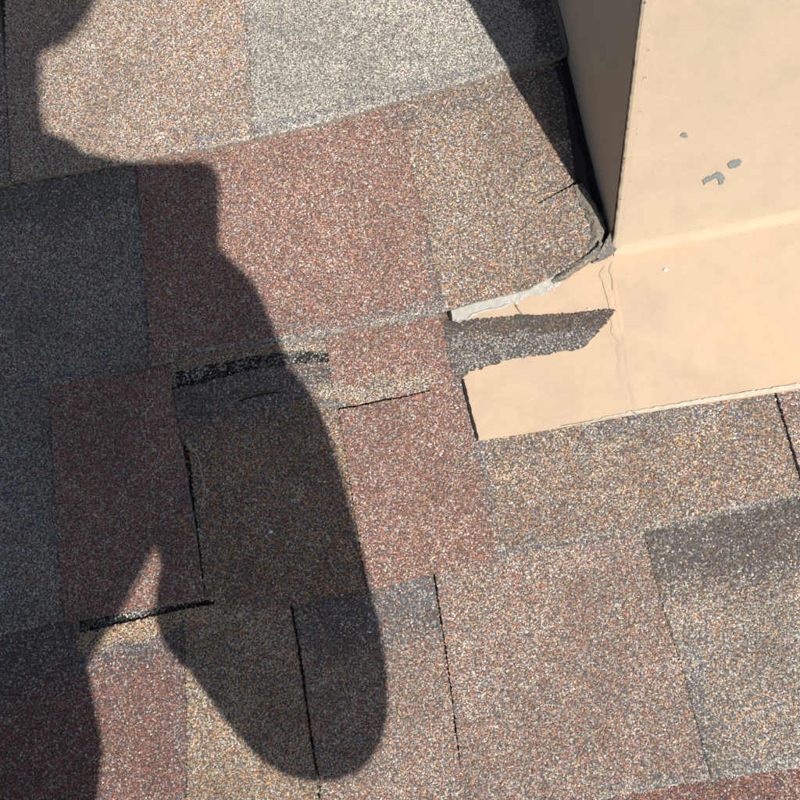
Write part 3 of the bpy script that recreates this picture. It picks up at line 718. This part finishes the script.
N['rel'] = (J(310, 640, .31), .076); N['rtip'] = (J(300, 694, .29), .063); N['rend'] = (J(312, 786, .275), .026); N['rua'] = (J(230, 500, .44), .052)
ED = [('pel', 'waist'), ('waist', 'chest'), ('chest', 'neck'), ('neck', 'head'), ('head', 'crown'), ('chest', 'rsh'), ('rsh', 'rua'), ('rua', 'rel'), ('rel', 'rtip'), ('rtip', 'rend'), ('rel', 'rfa'), ('rfa', 'rwr'), ('chest', 'lsh'), ('lsh', 'lel'), ('lel', 'lfa'), ('lfa', 'lwr'),
      ('pel', 'rhip'), ('rhip', 'rkn'), ('rkn', 'rmid'), ('rmid', 'ran'), ('pel', 'lhip'), ('lhip', 'lkn'), ('lkn', 'lmid'), ('lmid', 'lan')]
BN = {k: (p, r_ * .8) for k, (p, r_) in N.items()}; BE = list(ED)
def cpt(x, y, z): return CAM + RC @ np.array([x, y, z])         # a point in the camera's own axes (metres)
def hand(side, wr, palm, dirn, curl):
    BN[side + 'palm'] = (palm, .020); BE.append((side + 'wr', side + 'palm'))
    for i, (L, off) in enumerate(((.062, .028), (.070, .010), (.064, -.010), (.050, -.028))):
        b = palm + off * np.array(curl[0]) + dirn * .022; m_ = b + dirn * L * .5; t = m_ + (dirn * .5 + np.array(curl[1])) * L * .4
        for j, (p, r_) in enumerate(((b, .0095), (m_, .0085), (t, .0072))): BN[f'{side}f{i}{j}'] = (p, r_)
        BE.extend([(side + 'palm', f'{side}f{i}0'), (f'{side}f{i}0', f'{side}f{i}1'), (f'{side}f{i}1', f'{side}f{i}2')])
    a = palm + np.array(curl[0]) * .03 - dirn * .01; BN[side + 't0'] = (a, .011); BN[side + 't1'] = (a + np.array(curl[0]) * .02 + dirn * .025, .0095)
    BE.extend([(side + 'palm', side + 't0'), (side + 't0', side + 't1')])
ex, ey, ez = (RC @ np.array(a) for a in ([1., 0, 0], [0, 1., 0], [0, 0, 1.]))
hand('r', None, cpt(.006, -.085, .022), ey * .25 - ex * .9, (ey, -ez * .5 - ex * .3))
hand('l', None, cpt(-.075, -.045, .022), ex * .85 + ey * .2, (ey, -ez * .3 + ex * .3))
skin('body', BN, BE, M_SKIN)
jk = ['waist', 'chest', 'rsh', 'rua', 'rel', 'rtip', 'rend', 'rfa', 'rwr', 'lsh', 'lel', 'lfa', 'lwr']
skin('jacket', {k: N[k] for k in ['chest', 'waist'] + jk[2:]}, [e for e in ED if e[0] in jk and e[1] in jk], M_JKT)
tk = ['pel', 'rhip', 'rkn', 'rmid', 'ran', 'lhip', 'lkn', 'lmid', 'lan']
skin('trousers', {k: N[k] for k in tk}, [e for e in ED if e[0] in tk and e[1] in tk], M_TRS)
for q in ('ran', 'lan'):
    a = N[q][0]; f0 = np.array([a[0], a[1], .045]); f1 = f0 + np.array([-.05, .10, -.008])
    skin('shoe', {'heel': (f0 + np.array([0, -.03, 0]), .04), 'mid': ((f0 + f1) / 2, .042), 'toe': (f1, .035)}, [('heel', 'mid'), ('mid', 'toe')], M_SHOE)
# cap: crown and a brim whose tip throws the rounded bump at the top of the picture
cc = J(-80, -35, .82); br = [J(-40, -60, .80), J(40, -30, .79), J(82, 4, .785)]
skin('cap', {'top': (cc, .088), 'front': (J(-60, -40, .81), .08), 'brim': (J(50, -16, .79), .054), 'tip': (J(92, 4, .785), .044)}, [('top', 'front'), ('front', 'brim'), ('brim', 'tip')], M_CAP)
# the phone, held round the lens
ph = empty('phone', tuple(cpt(-.03, -.06, .006)), label='dark smartphone held level in both hands, taking the picture', cat='phone'); OR[ph.name] = tuple(cpt(-.03, -.06, .006))
def rbox(name, x0, x1, y0, y1, z0, z1, rad, mat, parent):
    o_ = []
    for cx, cy, a in ((x1 - rad, y1 - rad, 0), (x0 + rad, y1 - rad, 90), (x0 + rad, y0 + rad, 180), (x1 - rad, y0 + rad, 270)):
        for k in range(7): t = math.radians(a + 15 * k); o_.append((cx + rad * math.cos(t), cy + rad * math.sin(t)))
    m_ = len(o_); vs = [tuple(cpt(x, y, z0)) for x, y in o_] + [tuple(cpt(x, y, z1)) for x, y in o_]
    fs = [tuple(range(m_))[::-1], tuple(range(m_, 2 * m_))] + [(i, (i + 1) % m_, (i + 1) % m_ + m_, i + m_) for i in range(m_)]
    return part(name, vs, fs, mat, parent)
rbox('phone_body', -.064, .0080, -.132, .0160, .002, .010, .011, simple('phone_glass', (.02, .02, .025), .15, .5), ph)
rbox('screen', -.0615, .0055, -.1295, .0135, .0101, .0106, .009, simple('screen_glass', (.01, .01, .012), .08, .5), ph)
rbox('lens_ring', -.005, .005, -.005, .005, .0008, .0019, .0049, simple('lens_metal', (.1, .1, .1), .3, .5), ph)
